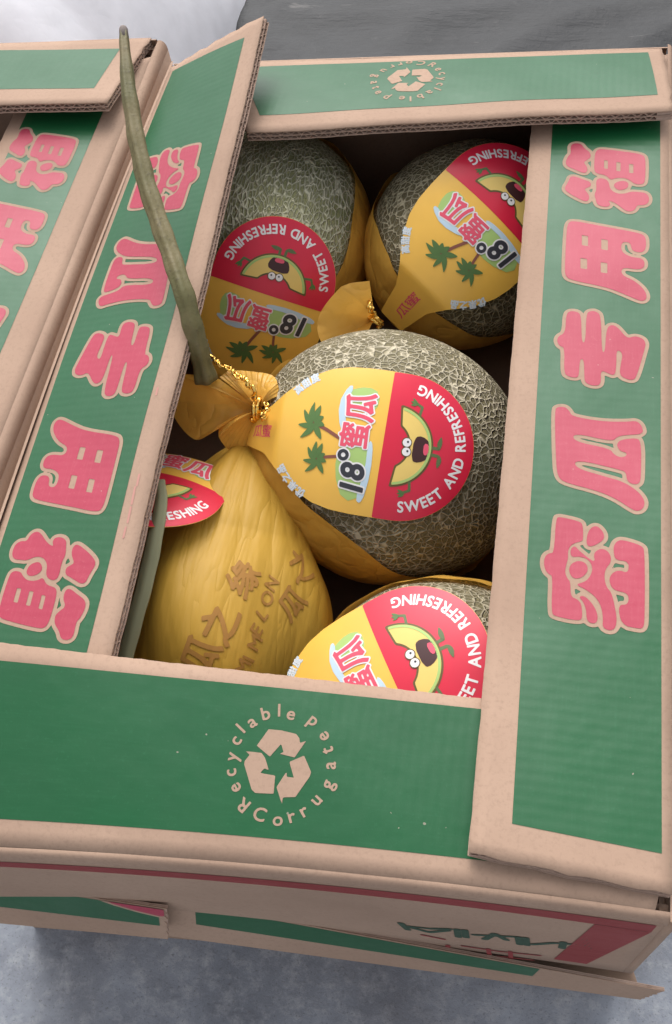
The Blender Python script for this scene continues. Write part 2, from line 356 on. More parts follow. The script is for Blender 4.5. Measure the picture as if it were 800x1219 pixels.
# ---- the five carton characters, outlined shapes in metres (reading direction, height)
CHARS = {'mi': ([[[0.03036, 0.0204], [0.03139, 0.01849], [0.02974, 0.00817], [0.02786, 0.00635], [0.01935, 0.00588], [0.0178, 0.00659], [0.01668, 0.00963], [0.0147, 0.01225], [0.0112, 0.01345], [0.007, 0.01309], [0.00336, 0.0139], [-0.00111, 0.01448], [-0.00478, 0.0131], [-0.00622, 0.01144], [-0.01479, 0.01111], [-0.01598, 0.00752], [-0.0184, 0.00557], [-0.02566, 0.00478], [-0.02791, 0.00618], [-0.02674, 0.01825], [-0.02487, 0.0202], [-0.00398, 0.02043], [-0.00363, 0.02216], [-0.00114, 0.02438], [0.00316, 0.02536], [0.00712, 0.0248], [0.00903, 0.02278], [0.0093, 0.02038]], [[0.0002, 0.01263], [0.00395, 0.01164], [0.0062, 0.0083], [0.0058, 0.00495], [0.00346, 0.00317], [0.00018, 0.00307], [-0.00317, 0.00561], [-0.00462, 0.00886], [-0.00326, 0.01127]], [[0.01613, 0.00433], [0.02239, 0.00405], [0.02658, 0.00225], [0.02803, -0.00061], [0.02601, -0.00307], [0.02277, -0.00479], [0.01931, -0.0042], [0.01471, 0.00189]], [[0.00912, 0.01203], [0.01268, 0.01217], [0.01494, 0.01005], [0.01185, 0.00754], [0.00543, -0.00075], [0.01149, 0.00066], [0.01467, -0.00288], [0.01392, -0.00623], [0.0108, -0.00829], [0.00694, -0.00837], [0.0028, -0.00572], [-0.00217, -0.00518], [-0.00742, -0.00642], [-0.01033, -0.00909], [-0.01959, -0.01111], [-0.02572, -0.01196], [-0.03049, -0.01086], [-0.03139, -0.00768], [-0.02968, -0.0049], [-0.02551, -0.00517], [-0.01934, -0.00437], [-0.01435, -0.00193], [-0.01042, 0.00284], [-0.00818, 0.00779], [-0.00738, 0.00829], [-0.00533, 0.00366], [-0.00069, 0.00107], [0.00372, 0.00081], [0.00766, 0.00311], [0.00874, 0.00743], [0.00793, 0.01074]], [[-0.01454, 0.0071], [-0.01343, 0.0048], [-0.01602, 0.00146], [-0.02022, -0.00144], [-0.02476, -0.00276], [-0.02818, -0.00193], [-0.02849, 0.00064], [-0.02699, 0.0028], [-0.02128, 0.00316], [-0.01673, 0.00488]], [[0.01707, -0.00949], [0.02008, -0.01134], [0.02095, -0.01419], [0.0186, -0.0237], [0.01542, -0.02514], [-0.02408, -0.02536], [-0.02808, -0.02448], [-0.02857, -0.02221], [-0.02754, -0.014], [-0.01653, -0.01216], [-0.01613, -0.01732], [-0.00967, -0.01742], [-0.00889, -0.01045], [-0.00614, -0.00826], [-0.00188, -0.0077], [0.00137, -0.00951], [0.00302, -0.01258], [0.00168, -0.0171], [0.00869, -0.0172], [0.00851, -0.0106], [0.01261, -0.00958]]], []), 'gua': ([[[0.02969, 0.02468], [0.03182, 0.02301], [0.03217, 0.01887], [0.02909, 0.01636], [0.02594, 0.015], [0.02387, -0.00048], [0.02481, -0.01472], [0.02617, -0.01978], [0.02301, -0.02284], [0.01739, -0.0237], [0.01606, -0.01486], [0.01457, -0.00984], [0.01081, -0.00729], [0.01484, 0.01375], [0.00903, 0.01352], [0.00619, -0.00599], [0.00279, -0.00807], [0.00099, -0.0111], [0.00184, -0.01468], [0.00434, -0.01504], [0.00479, -0.01203], [0.00662, -0.0104], [0.00927, -0.00954], [0.01245, -0.01129], [0.01443, -0.01891], [0.01326, -0.02253], [-0.00739, -0.0227], [-0.0149, -0.02218], [-0.01574, -0.01847], [-0.0139, -0.01531], [-0.00865, -0.01484], [-0.00716, -0.01274], [-0.00256, 0.01206], [-0.00809, 0.01205], [-0.01182, -0.00243], [-0.01434, -0.01335], [-0.01975, -0.02125], [-0.02506, -0.02468], [-0.02978, -0.02423], [-0.03217, -0.02136], [-0.03153, -0.01846], [-0.02541, -0.00963], [-0.02146, 0.00027], [-0.0181, 0.01725], [-0.01486, 0.02089], [-0.00583, 0.02232]]], []), 'yong': ([[[0.03014, 0.02399], [0.03228, 0.02094], [0.02908, 0.00638], [0.02382, -0.01881], [0.02142, -0.02277], [0.01712, -0.02359], [0.00963, -0.02341], [0.00665, -0.02065], [0.00828, -0.01504], [0.01525, -0.01439], [0.01562, -0.00898], [0.00702, -0.0089], [0.00292, -0.01511], [0.00257, -0.02068], [-0.0006, -0.02303], [-0.00576, -0.0224], [-0.00719, -0.01855], [-0.00564, -0.00967], [-0.01185, -0.00922], [-0.01603, -0.01699], [-0.02328, -0.02306], [-0.02919, -0.02451], [-0.03228, -0.02258], [-0.03173, -0.01933], [-0.027, -0.01057], [-0.02226, -0.0006], [-0.01771, 0.02066], [-0.01452, 0.0236], [-0.00837, 0.0242], [0.02024, 0.02451]]], [[[0.01997, 0.01506], [0.01921, 0.01125], [0.01071, 0.01097], [0.01145, 0.01476]], [[0.01723, 0.00319], [0.01648, -0.0008], [0.00788, -0.00101], [0.00861, 0.00297]], [[0.00064, 0.01517], [-7e-05, 0.01118], [-0.00848, 0.01091], [-0.00778, 0.01486]], [[-0.00211, 0.00302], [-0.00283, -0.00092], [-0.0112, -0.00112], [-0.01049, 0.0028]]]), 'xiang': ([[[0.02946, 0.02396], [0.03173, 0.02123], [0.03098, 0.01695], [0.02666, 0.01499], [0.02296, 0.01126], [0.01835, 0.01028], [0.01557, 0.01225], [0.01279, 0.01516], [0.00828, 0.01227], [0.00341, 0.01248], [0.00228, 0.01483], [0.00579, 0.02032], [0.00864, 0.02523], [0.01266, 0.02659], [0.01915, 0.02503], [0.02102, 0.02328]], [[0.00069, 0.02253], [-0.00411, 0.01344], [-0.0056, 0.01007], [-0.00944, 0.00937], [-0.01128, 0.01203], [-0.01256, 0.01376], [-0.0173, 0.01067], [-0.02158, 0.01018], [-0.02423, 0.01221], [-0.0202, 0.0188], [-0.01518, 0.02489], [-0.0117, 0.02622], [-0.00633, 0.02405]], [[0.02114, 0.00796], [0.02503, 0.00685], [0.02617, 0.00351], [0.02244, -0.0169], [0.02075, -0.02225], [0.0172, -0.02405], [-0.00218, -0.02394], [-0.00706, -0.02281], [-0.00674, -0.01722], [-0.00388, -0.01508], [-0.00122, -0.01129], [-0.00142, -0.00541], [-0.00379, -0.00263], [0.00087, 0.00054], [0.00213, 0.00626], [0.00477, 0.008], [0.01289, 0.00822]], [[-0.00409, 0.00669], [-0.00173, 0.00462], [-0.00267, 0.0007], [-0.00557, -0.00149], [-0.01129, -0.00209], [-0.01528, -0.00545], [-0.01611, -0.01036], [-0.01351, -0.01555], [-0.01374, -0.01846], [-0.0142, -0.02426], [-0.01835, -0.02659], [-0.02342, -0.02604], [-0.02572, -0.02319], [-0.02538, -0.01916], [-0.02961, -0.01806], [-0.03173, -0.01521], [-0.03072, -0.01175], [-0.02428, -0.00586], [-0.02195, -0.00116], [-0.02525, -0.00298], [-0.02782, -0.00187], [-0.02801, 0.00218], [-0.02597, 0.0055], [-0.02226, 0.00618], [-0.01717, 0.00738], [-0.01281, 0.00609]], [[-0.00879, -0.00414], [-0.00543, -0.00572], [-0.0037, -0.01015], [-0.00549, -0.0137], [-0.00981, -0.01352], [-0.01215, -0.01087], [-0.01282, -0.00703]]], [[[0.01518, 0.00206], [0.01468, -0.00034], [0.00676, -0.00051], [0.00724, 0.00187]], [[0.01353, -0.00572], [0.01305, -0.00835], [0.00467, -0.00848], [0.00513, -0.00588]], [[0.01193, -0.0137], [0.01147, -0.01642], [0.00316, -0.01652], [0.0036, -0.01381]]]), 'zhuan': ([[[0.00378, 0.02518], [0.00744, 0.02427], [0.00985, 0.02057], [0.02447, 0.02064], [0.02712, 0.01855], [0.0268, 0.01415], [0.02398, 0.01187], [0.00328, 0.01095], [0.00342, 0.00881], [0.02518, 0.00907], [0.02781, 0.00708], [0.02775, 0.00326], [0.02423, 0.00046], [-0.00303, -0.00055], [-0.00332, -0.00236], [0.01422, -0.0027], [0.01799, -0.00509], [0.01679, -0.00887], [0.00785, -0.01457], [0.01026, -0.01857], [0.0089, -0.02336], [0.00509, -0.02518], [0.00083, -0.02447], [-0.02008, -0.02017], [-0.02243, -0.01791], [-0.02131, -0.01353], [-0.01883, -0.01078], [-0.01127, -0.01127], [-0.00314, -0.0124], [-0.00033, -0.00876], [-0.01145, -0.00897], [-0.01998, -0.0083], [-0.01863, -0.00482], [-0.01625, -0.00025], [-0.02506, -0.00079], [-0.02774, 0.00071], [-0.02781, 0.00488], [-0.02579, 0.00829], [-0.02036, 0.00868], [-0.00933, 0.00925], [-0.00907, 0.01159], [-0.02127, 0.01159], [-0.02315, 0.0129], [-0.02241, 0.01767], [-0.01983, 0.0201], [-0.00091, 0.02045], [-0.00039, 0.02338]]], [])}
CHAR_MESH = {}
for _k, (_polys, _holes) in CHARS.items():
    _S = [segs(chaikin(P)) for P in _polys]; _H = [segs(np.array(P)) for P in _holes]
    def _fill(X):
        f = np.min([sdf(s, X) for s in _S], 0)
        for h in _H: f = np.maximum(f, -sdf(h, X))
        return f
    def _outl(X): return np.min([sdf(s, X) for s in _S], 0)-0.0021
    _all = np.vstack([np.array(P) for P in _polys]); _lo = _all.min(0)-0.003; _hi = _all.max(0)+0.003
    CHAR_MESH[_k] = (contour_fill(_fill, _lo, _hi, 0.0006), contour_fill(_outl, _lo, _hi, 0.0008))
def print_char(sh, key, u, v, parent, scale=1.0):
    (Vf, Ff), (Vo, Fo) = CHAR_MESH[key]
    on_sheet("character_outline", sh, Vo*scale+[u, v], Fo, 0.00036, BARE, parent)
    on_sheet("character", sh, Vf*scale+[u, v], Ff, 0.00054, PINK, parent)
ARROWS = [[[-0.01171, 0.00817], [-0.00733, 0.01698], [-0.00114, 0.01708], [0.00635, 0.01605], [0.00819, 0.01407], [0.00877, 0.01171], [0.01163, 0.01308], [0.00739, 0.00418], [-0.00045, 0.00535], [0.00173, 0.00614], [-8e-05, 0.01035], [-0.00452, 0.00334]], [[-0.01659, 0.00481], [-0.01427, 0.00489], [-0.00884, 0.0048], [-0.00669, 0.00248], [-0.00388, -0.00355], [-0.00611, -0.00259], [-0.008, -0.00513], [-0.00048, -0.00572], [0.00015, -0.0147], [-0.00869, -0.01508], [-0.01069, -0.01357], [-0.01628, -0.00163], [-0.01631, -6e-05], [-0.01439, 0.00329]], [[0.01175, 0.00561], [0.01632, -0.00225], [0.01591, -0.00466], [0.01066, -0.01521], [0.00474, -0.01595], [0.00489, -0.01941], [0.00099, -0.01128], [0.00468, -0.00307], [0.00509, -0.00578], [0.00851, -0.00583], [0.00524, 0.00173]]]
RING = [('R', 1, -0.01372, -0.02155), ('e', 1, -0.01919, -0.01398), ('c', 1, -0.02278, -0.00656), ('y', 1, -0.02342, 0.00161), ('c', 1, -0.02292, 0.00998), ('l', 1, -0.02125, 0.01615), ('a', 1, -0.01647, 0.02029), ('b', 1, -0.01021, 0.02504), ('l', 1, -0.0038, 0.0274), ('e', 1, 0.00241, 0.02647), ('C', -1, -0.00483, -0.02494), ('o', -1, 0.00392, -0.02641), ('r', -1, 0.01013, -0.02428), ('r', -1, 0.01528, -0.02109), ('u', -1, 0.02005, -0.01519), ('g', -1, 0.02419, -0.00733), ('a', -1, 0.02402, 0.002), ('t', -1, 0.02188, 0.00914), ('e', -1, 0.01904, 0.0157), ('d', -1, 0.0127, 0.02232)]
def print_recycling(sh, u, v, parent):
    parts = [contour_fill(lambda X, s=segs(P): sdf(s, X), np.array(P).min(0)-.001, np.array(P).max(0)+.001, 0.0006) for P in ARROWS]
    for V, F in parts: on_sheet("recycling_arrow", sh, V+[u, v], F, 0.00036, BARE, parent)
    lets = []
    for ch, out, x, y in RING:
        a = math.atan2(y, x); ang = a-math.pi/2 if out > 0 else a+math.pi/2
        lets.append(glyph_mesh(ch, 0.0092, (x, y), ang, 0.02, 0.04, 'm'))
    V, F = join2(lets); on_sheet("ring_lettering", sh, V+[u, v], F, 0.00036, BARE, parent)

# ---- boards
TB = 0.0066
def flap(name, sh, outline, green, parent, edges=(), label=None, seed=0, TB=TB):
    """a double-wall corrugated flap: face liner, lower liners and fluting along the cut edges, green print with bare margin"""
    r = np.random.default_rng(seed)
    ph = r.random(6)*6
    def jit(P, nu, nv):                                        # the free edges were cut a little unevenly
        J = np.zeros_like(P); t = np.tile(np.linspace(0, 1, nv+1), nu+1); s = np.repeat(np.linspace(0, 1, nu+1), nv+1)
        J[:, 1] = (t > .999)*(0.00012*np.sin(s*90+ph[0])+0.00015*np.sin(s*233+ph[1]))
        en = (s < .001)*1.0-(s > .999)*1.0; J[:, 0] = en*(0.0006*np.sin(t*40+ph[2])+0.0005*np.sin(t*97+ph[3])+.0004*np.sin(t*190+ph[4])); return J
    V, F, T = slab(sh, outline, -min(.0008, TB*.3), 0.0, 90, 12, jit)
    ob = mk(name, V, F, KRAFT, parent, uv=T, smooth=False)
    for poly in ob.data.polygons: poly.use_smooth = abs(poly.normal.z) > 0.5
    if label: ob["label"] = label
    low = [slab(sh, outline, -TB, -TB+0.0006, 60, 6, jit), slab(sh, outline, -TB/2-0.0003, -TB/2+0.0003, 60, 6, jit)]
    q = [np.array(p, float) for p in outline]; cen = sum(q)/4
    for (i, j) in edges:
        d = q[j]-q[i]; nrm = np.array([-d[1], d[0]]); nrm /= np.linalg.norm(nrm)
        if nrm@(cen-q[i]) < 0: nrm = -nrm
        low.append(ribbon(sh, q[i], q[j], nrm, -TB/2+0.0003, -0.0008, 0.0074, phase=ph[2]))
        low.append(ribbon(sh, q[i], q[j], nrm, -TB+0.0006, -TB/2-0.0003, 0.0062, phase=ph[3]))
    V, F, T = joinm(low); mk("corrugated_layers", V, F, KRAFT_EDGE, ob, uv=T, smooth=False)
    if green is not None:
        P = quad_uv(green, 70, 10); mk("green_print", sh(P[:, 0], P[:, 1], 0.00018), grid_faces(70, 10), GREEN, ob, uv=P)
    return ob
def wall(name, A, B, out, height, parent, bow=(0, 0, 0), off=0.004, thick=0.005, mat=None):
    """a carton side below the hinge A-B with the rounded fold that joins it to its flap"""
    A, B, out = np.array(A, float), np.array(B, float), np.array(out, float)
    sh = Sheet(A+out*off-[0, 0, height], B+out*off-[0, 0, height], B+out*off-[0, 0, .008], A+out*off-[0, 0, .008], bow2=bow)
    parts = [slab(sh, [(0, 0), (sh.Lu, 0), (sh.Lu, sh.Lv), (0, sh.Lv)], -thick, 0.0, 40, 6)]
    n = 60; s = np.linspace(0, 1, n+1)[:, None]; H = A+(B-A)*s+np.array(bow)*4*s*(1-s); k = 8; V = []
    for i in range(k+1):
        t = i/k; c = H+out*off; e = H+out*off-[0, 0, .0081]
        V.append((1-t)**2*H+2*t*(1-t)*c+t*t*e)
    V = np.array(V); m = n+1; F = [(i*m+j, (i+1)*m+j, (i+1)*m+j+1, i*m+j+1) for i in range(k) for j in range(n)]
    inner = V-out*thick*0.8-np.array([0, 0, TB*0.8]); V2 = np.vstack([V.reshape(-1, 3), inner.reshape(-1, 3)]); o = (k+1)*m
    F2 = F+[tuple(reversed([i+o for i in f])) for f in F]
    parts.append((V2, F2, np.zeros((len(V2), 2))))
    V, F, T = joinm(parts)
    ob = mk(name, V, F, mat or KRAFT, parent, uv=T, smooth=False); 
    for p in ob.data.polygons: p.use_smooth = True
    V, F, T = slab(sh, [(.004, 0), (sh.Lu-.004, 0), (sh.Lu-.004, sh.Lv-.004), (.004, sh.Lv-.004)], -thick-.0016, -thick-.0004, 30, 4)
    mk("inner_shade_skin", V, F, SHADE_KRAFT, ob, uv=T, smooth=False)  # added thin skin, its dark colour paints the shade on the inner wall
    return ob, sh

FL = {'right': {'A': [0.18, -0.29, 0.386], 'B': [0.18, 0.298, 0.38], 'C': [0.0905, 0.298, 0.378], 'D': [0.0925, -0.29, 0.392], 'ripple': 0.0004, 'seed': 1}, 'front': {'A': [-0.1815, -0.29629, 0.38], 'B': [0.18001, -0.27941, 0.38], 'bow': [0.0, 0.005, 0.0], 'C': [0.18, -0.19258, 0.37889], 'D': [-0.18, -0.19736, 0.40404], 'curl': 0.001, 'ripple': 0.0005, 'seed': 3}, 'back': {'A': [0.18, 0.3001, 0.38], 'B': [-0.18, 0.28287, 0.38], 'C': [-0.18, 0.18026, 0.39851], 'D': [0.18, 0.21545, 0.396], 'curl': 0.002, 'ripple': 0.0005, 'seed': 5}, 'left': {'A': [-0.18, 0.2829, 0.38], 'B': [-0.182, -0.2995, 0.376], 'C': [-0.0949, -0.2995, 0.3822], 'D': [-0.09932, 0.27683, 0.423], 'bow': [-0.009, 0.0, 0.0], 'curl': 0.001, 'ripple': 0.0006, 'seed': 2}, 'wall_front': {'A': [-0.1815, -0.30029, 0.215], 'B': [0.18001, -0.28341, 0.215], 'C': [0.18001, -0.28341, 0.372], 'D': [-0.1815, -0.30029, 0.372], 'bow2': [0.0, 0.005, 0.0]}, 'nright': {'A': [-0.211, -0.3, 0.38], 'B': [-0.1985, 0.312, 0.38], 'C': [-0.2885, 0.312, 0.379], 'D': [-0.301, -0.3, 0.384], 'ripple': 0.0004, 'seed': 7}, 'nback': {'A': [-0.1985, 0.315, 0.38], 'B': [-0.5585, 0.3, 0.38], 'C': [-0.5585, 0.20606, 0.398], 'D': [-0.1985, 0.21691, 0.398], 'ripple': 0.0004, 'seed': 8}, 'low_front': {'A': [-0.08404, -0.3016, 0.225], 'B': [0.19806, -0.28735, 0.14], 'C': [0.20631, -0.28565, 0.18], 'D': [-0.07843, -0.28773, 0.268], 'curl': 0.0}, 'low_left': {'A': [-0.26028, -0.3147, 0.243], 'B': [-0.07734, -0.30525, 0.243], 'C': [-0.07179, -0.29454, 0.281], 'D': [-0.24796, -0.29411, 0.281]}}
SH = {k: Sheet(**v) for k, v in FL.items()}
ZR = 0.38
# ================================================================== setting
def ground():
    n = 40; xs = np.linspace(-6, 6, n+1)
    V = [(x, y, 0.0) for x in xs for y in xs+1.0]
    o = mk("ground", V, grid_faces(n, n), FLOOR); o["kind"] = "structure"; return o
ground()

# ================================================================== the open carton in the middle
box = thing("melon_carton", "open green carton in the middle, full of netted melons, all its flaps showing", "carton", (0, 0, ZR-0.165), "green melon cartons")
sh = SH['right']
f = flap("flap", sh, [(.0165, 0), (.583, 0), (.575, sh.Lv), (.0218, sh.Lv)], [(.0335, .0045), (.562, .0052), (.562, .0752), (.0372, .0705)], box, [(0, 3), (3, 2)], "flat right flap with five pink characters", 11)
for k, u, v in [('mi', 0.1688, 0.038), ('gua', 0.2399, 0.0377), ('zhuan', 0.3161, 0.0383), ('yong', 0.3856, 0.0371), ('xiang', 0.4589, 0.0383)]: print_char(sh, k, u, v, f)
sh = SH['front']
f = flap("flap", sh, [(.004, 0), (.357, 0), (.352, sh.Lv), (.008, sh.Lv)], [(.010, .0126), (.345, .0126), (.345, .0895), (.010, .0855)], box, [(3, 2)], "front flap with recycling mark", 12)
print_recycling(sh, 0.1808, 0.0487, f)
sh = SH['back']
f = flap("flap", sh, [(.004, 0), (.318, 0), (.280, sh.Lv), (-.001, sh.Lv)], [(.0135, .0075), (.306, .0085), (.275, .076), (.0085, .0745)], box, [(3, 2), (0, 3)], "raised back flap with a small recycling mark", 13)
print_recycling(sh, 0.1761, 0.0381, f)
sh = SH['left']
f = flap("flap", sh, [(.004, 0), (.535, 0), (.515, sh.Lv), (.0, sh.Lv)], [(.0105, .0050), (.512, .0070), (.504, .0758), (.0150, .0758)], box, [(3, 2), (0, 3)], "left flap lifted at the back, five pink characters", 14)
for k, u, v in [('mi', 0.1375, 0.0408), ('gua', 0.2167, 0.042), ('zhuan', 0.2869, 0.0434), ('yong', 0.361, 0.0406), ('xiang', 0.4368, 0.0425)]: print_char(sh, k, u, v, f)

BL, BR, TR, TL = (np.array(p) for p in [[-0.1815, -0.29629, 0.38], [0.18001, -0.27941, 0.38], [0.18, 0.3001, 0.38], [-0.18, 0.28287, 0.38]])
wf, wsh = wall("side_wall", BL, BR, (0, -1, 0), .165, box, (0, .005, 0))
wall("side_wall", BR+[0, -.004, 0], TR+[0, .004, 0], (1, 0, 0), .165, box)
wall("side_wall", TR, TL, (0, 1, 0), .165, box)
wall("side_wall", TL+[0, .004, 0], BL+[0, -.004, 0], (-1, 0, 0), .165, box, (-.007, 0, 0))
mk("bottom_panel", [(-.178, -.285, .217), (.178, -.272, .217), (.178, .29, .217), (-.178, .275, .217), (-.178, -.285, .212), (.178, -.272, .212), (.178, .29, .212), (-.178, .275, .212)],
   [(0, 1, 2, 3), (7, 6, 5, 4), (0, 4, 5, 1), (1, 5, 6, 2), (2, 6, 7, 3), (3, 7, 4, 0)], SHADE_KRAFT, box, smooth=False)  # bottom gets the same dark colour, interior shade painted in
# print on the front side
def wall_quad(name, sh, q, w, mat, parent, nu=40, nv=4):
    P = quad_uv(q, nu, nv); return mk(name, sh(P[:, 0], P[:, 1], w), grid_faces(nu, nv), mat, parent, uv=P)
Lu = wsh.Lu
wall_quad("red_band", wsh, [(.0, .141), (Lu-.004, .136), (Lu-.004, .1535), (.0, .1520)], .0003, RED_INK, wf)
wall_quad("red_corner_block", wsh, [(Lu-.040, .012), (Lu-.022, .012), (Lu-.004, .1355), (Lu-.029, .1355)], .0003, RED_INK, wf, 10, 20)
# dark green brush strokes and small red lettering on the front side, seen edge-on
def tube(pts, radii, n=10, cap=True, flat=1.0, ridge=0.0):
    """tapered round bar through the points"""
    pts = np.array(pts, float); m = len(pts); V = []
    if np.ndim(radii) == 0: radii = [radii]*m
    prev = None
    for i in range(m):
        d = pts[min(i+1, m-1)]-pts[max(i-1, 0)]; d = d/np.linalg.norm(d)
        a = np.cross(d, [0, 0, 1.0]) if prev is None else prev-d*(prev@d)
        if np.linalg.norm(a) < 1e-6: a = np.cross(d, [1.0, 0, 0])
        a = a/np.linalg.norm(a); b = np.cross(d, a); prev = a
        for k in range(n):
            t = 2*math.pi*k/n; q = 1+ridge*math.cos(5*t+i*.06)+.35*ridge*math.sin(i*.9+t); V.append(pts[i]+radii[i]*q*(math.cos(t)*a+flat*math.sin(t)*b))
    F = [(i*n+k, i*n+(k+1) % n, (i+1)*n+(k+1) % n, (i+1)*n+k) for i in range(m-1) for k in range(n)]
    if cap: F += [tuple(range(n-1, -1, -1)), tuple((m-1)*n+k for k in range(n))]
    return np.array(V), F
def spline(P, n):
    """Catmull-Rom through the points"""
    P = np.array(P, float); Q = np.vstack([2*P[0]-P[1], P, 2*P[-1]-P[-2]]); out = []
    for i in range(len(P)-1):
        for t in np.linspace(0, 1, n, endpoint=False):
            a, b, c, d = Q[i:i+4]; out.append(.5*((2*b)+(-a+c)*t+(2*a-5*b+4*c-d)*t*t+(-a+3*b-3*c+d)*t**3))
    out.append(P[-1]); return np.array(out)
def stroke_shape(P, w):
    P = np.array(P, float)
    def fn(X):
        d = np.full(len(X), 9.0)
        for a, b in zip(P[:-1], P[1:]):
            ab = b-a; t = np.clip(((X-a)@ab)/max(ab@ab, 1e-12), 0, 1); d = np.minimum(d, np.linalg.norm(X-(a+t[:, None]*ab), axis=1))
        return d-w
    return fn, P.min(0)-w*1.2, P.max(0)+w*1.2
FRONT_STROKES = [[[0.2391, 0.0688], [0.2419, 0.0498]], [[0.2432, 0.0612], [0.254, 0.0617], [0.2649, 0.0683]], [[0.244, 0.0583], [0.2535, 0.0495], [0.2638, 0.0629]], [[0.2688, 0.07], [0.2691, 0.0452]], [[0.2728, 0.0707], [0.2733, 0.0472]], [[0.2777, 0.0592], [0.2982, 0.0697]], [[0.2832, 0.0489], [0.2883, 0.0711], [0.2947, 0.056]], [[0.3004, 0.0704], [0.3019, 0.0471]], [[0.3041, 0.0711], [0.3056, 0.0478]], [[0.3083, 0.0528], [0.3189, 0.0673], [0.3336, 0.0736]], [[0.3231, 0.0735], [0.3235, 0.0541]], [[0.3314, 0.095], [0.3367, 0.0655]], [[0.2625, 0.0114], [0.2623, -0.0127]], [[0.2709, 0.0155], [0.2916, 0.0126], [0.3138, 0.018]], [[0.2728, -0.0082], [0.2919, -0.0057], [0.3107, -0.0024]], [[0.2854, 0.0168], [0.2868, -0.021]], [[0.2976, 0.0181], [0.2989, -0.014]], [[0.249, 0.0376], [0.261, 0.0313]]]
for k, P in enumerate(FRONT_STROKES):
    fn, lo, hi = stroke_shape(P, .0020 if k < 12 else .0014)
    V, F = contour_fill(fn, lo, hi, .0014); on_sheet("brush_stroke" if k < 12 else "red_lettering", wsh, V, F, .0003, DKGREEN if k < 12 else RED_INK, wf)

# rubbed ink on the bare margin of the lifted left flap and a few chips in the print
lf = f
for P in [[[0.3694, 0.0811], [0.3763, 0.0812]], [[0.3773, 0.0804], [0.3878, 0.0807]], [[0.3898, 0.0807], [0.3991, 0.0808]], [[0.4021, 0.0805], [0.4082, 0.0804]], [[0.3114, 0.0789], [0.3161, 0.079]]]:
    fn, lo, hi = stroke_shape(P, .0006); V, F = contour_fill(fn, lo, hi, .0004); on_sheet("ink_smear", SH['left'], V, F, .0002, SMEAR, lf)

# ================================================================== neighbouring carton on the left
nbox = thing("melon_carton", "green carton at the left edge, cut off by the frame, beside the open one", "carton", (-.385, 0, ZR-0.165), "green melon cartons")
sh = SH['nright']
f = flap("flap", sh, [(.01, 0), (.592, 0), (.575, sh.Lv), (.02, sh.Lv)], [(.03, .0235), (.566, .0200), (.56, .080), (.035, .080)], nbox, [(0, 3)], None, 21)
for k, u, v in [('xiang', 0.4785, 0.0545), ('yong', 0.402, 0.0535), ('zhuan', 0.33, 0.054), ('gua', 0.254, 0.054), ('mi', 0.182, 0.054)]: print_char(sh, k, u, v, f, 1.0)
sh = SH['nback']
f = flap("flap", sh, [(.006, 0), (.355, 0), (.345, sh.Lv), (0.0101, 0.0969)], [(0.0259, 0.0166), (.345, .003), (.340, .069), (0.0267, 0.076)], nbox, [(3, 2), (0, 3)], None, 22)
nA, nB = np.array(FL['nright']['A']), np.array(FL['nright']['B'])
wall("side_wall", nA, nB, (1, 0, 0), .165, nbox, (0, 0, 0), 0.006)
wall("side_wall", nB+[-.002, 0, 0], nB+[-.36, -.012, 0], (0, 1, 0), .165, nbox)
wall("side_wall", nB+[-.36, -.012, 0], nA+[-.36, .012, 0], (-1, 0, 0), .165, nbox)
wall("side_wall", nA+[-.36, .012, 0], nA+[-.002, 0, 0], (0, -1, 0), .165, nbox)

# ================================================================== cartons underneath
low = thing("melon_carton", "kraft and green carton under the open one, its front flap standing up", "carton", (.01, 0, 0), "green melon cartons")
sh = SH['low_front']
f = flap("flap", sh, [(0, 0), (sh.Lu, 0), (sh.Lu, sh.Lv), (0, sh.Lv)], [(.0185, .0200), (.2200, .0230), (.2200, sh.Lv-.001), (.0185, sh.Lv-.001)], low, [(0, 3), (1, 2)], None, 31, .0022)
lA, lB = np.array(FL['low_front']['A']), np.array(FL['low_front']['B'])
def plain_wall(name, a, b, z0, z1a, z1b, parent, th=.005):
    a, b = np.array(a, float), np.array(b, float); d = (b-a)/np.linalg.norm(b-a); n = np.array([d[1], -d[0]])
    A = [a[0], a[1], z0]; B = [b[0], b[1], z0]; sh = Sheet(A, B, [b[0], b[1], z1b], [a[0], a[1], z1a])
    V, F, T = slab(sh, [(0, 0), (sh.Lu, 0), (sh.Lu, sh.Lv), (0, sh.Lv)], -th, 0, 24, 6); return mk(name, V, F, KRAFT, parent, uv=T, smooth=False), sh
def tuck(name, a, b, c, d, parent):
    sh = Sheet(a, b, c, d); V, F, T = slab(sh, [(0, 0), (sh.Lu, 0), (sh.Lu, sh.Lv), (0, sh.Lv)], -.004, 0, 24, 4); return mk(name, V, F, KRAFT, parent, uv=T, smooth=False)
rA, rB = np.array([lA[0], -.268, .115]), np.array([lB[0], -.262, .085])
tuck("folded_front", rA, rB, lB-[0, 0, .0004], lA-[0, 0, .0004], low)
plain_wall("side_wall", rA[:2], rB[:2], .0, .1145, .0845, low)
plain_wall("side_wall", (rB[0], rB[1]+.002), (.196, .29), .0, .211, .211, low)
plain_wall("side_wall", (.196, .292), (-.17, .28), .0, .211, .211, low)
plain_wall("side_wall", (-.172, .28), (rA[0]-.11, rA[1]+.006), .0, .211, .211, low)
lowl = thing("melon_carton", "pale carton at the lower left below the open one, partly hidden", "carton", (-.36, 0, 0), "green melon cartons")
sh = SH['low_left']
f = flap("flap", sh, [(0, 0), (sh.Lu, 0), (sh.Lu, sh.Lv), (0, sh.Lv)], [(.01, .0185), (sh.Lu-.004, .0185), (sh.Lu-.004, sh.Lv-.001), (.01, sh.Lv-.001)], lowl, [(1, 2)], None, 32, .0022)
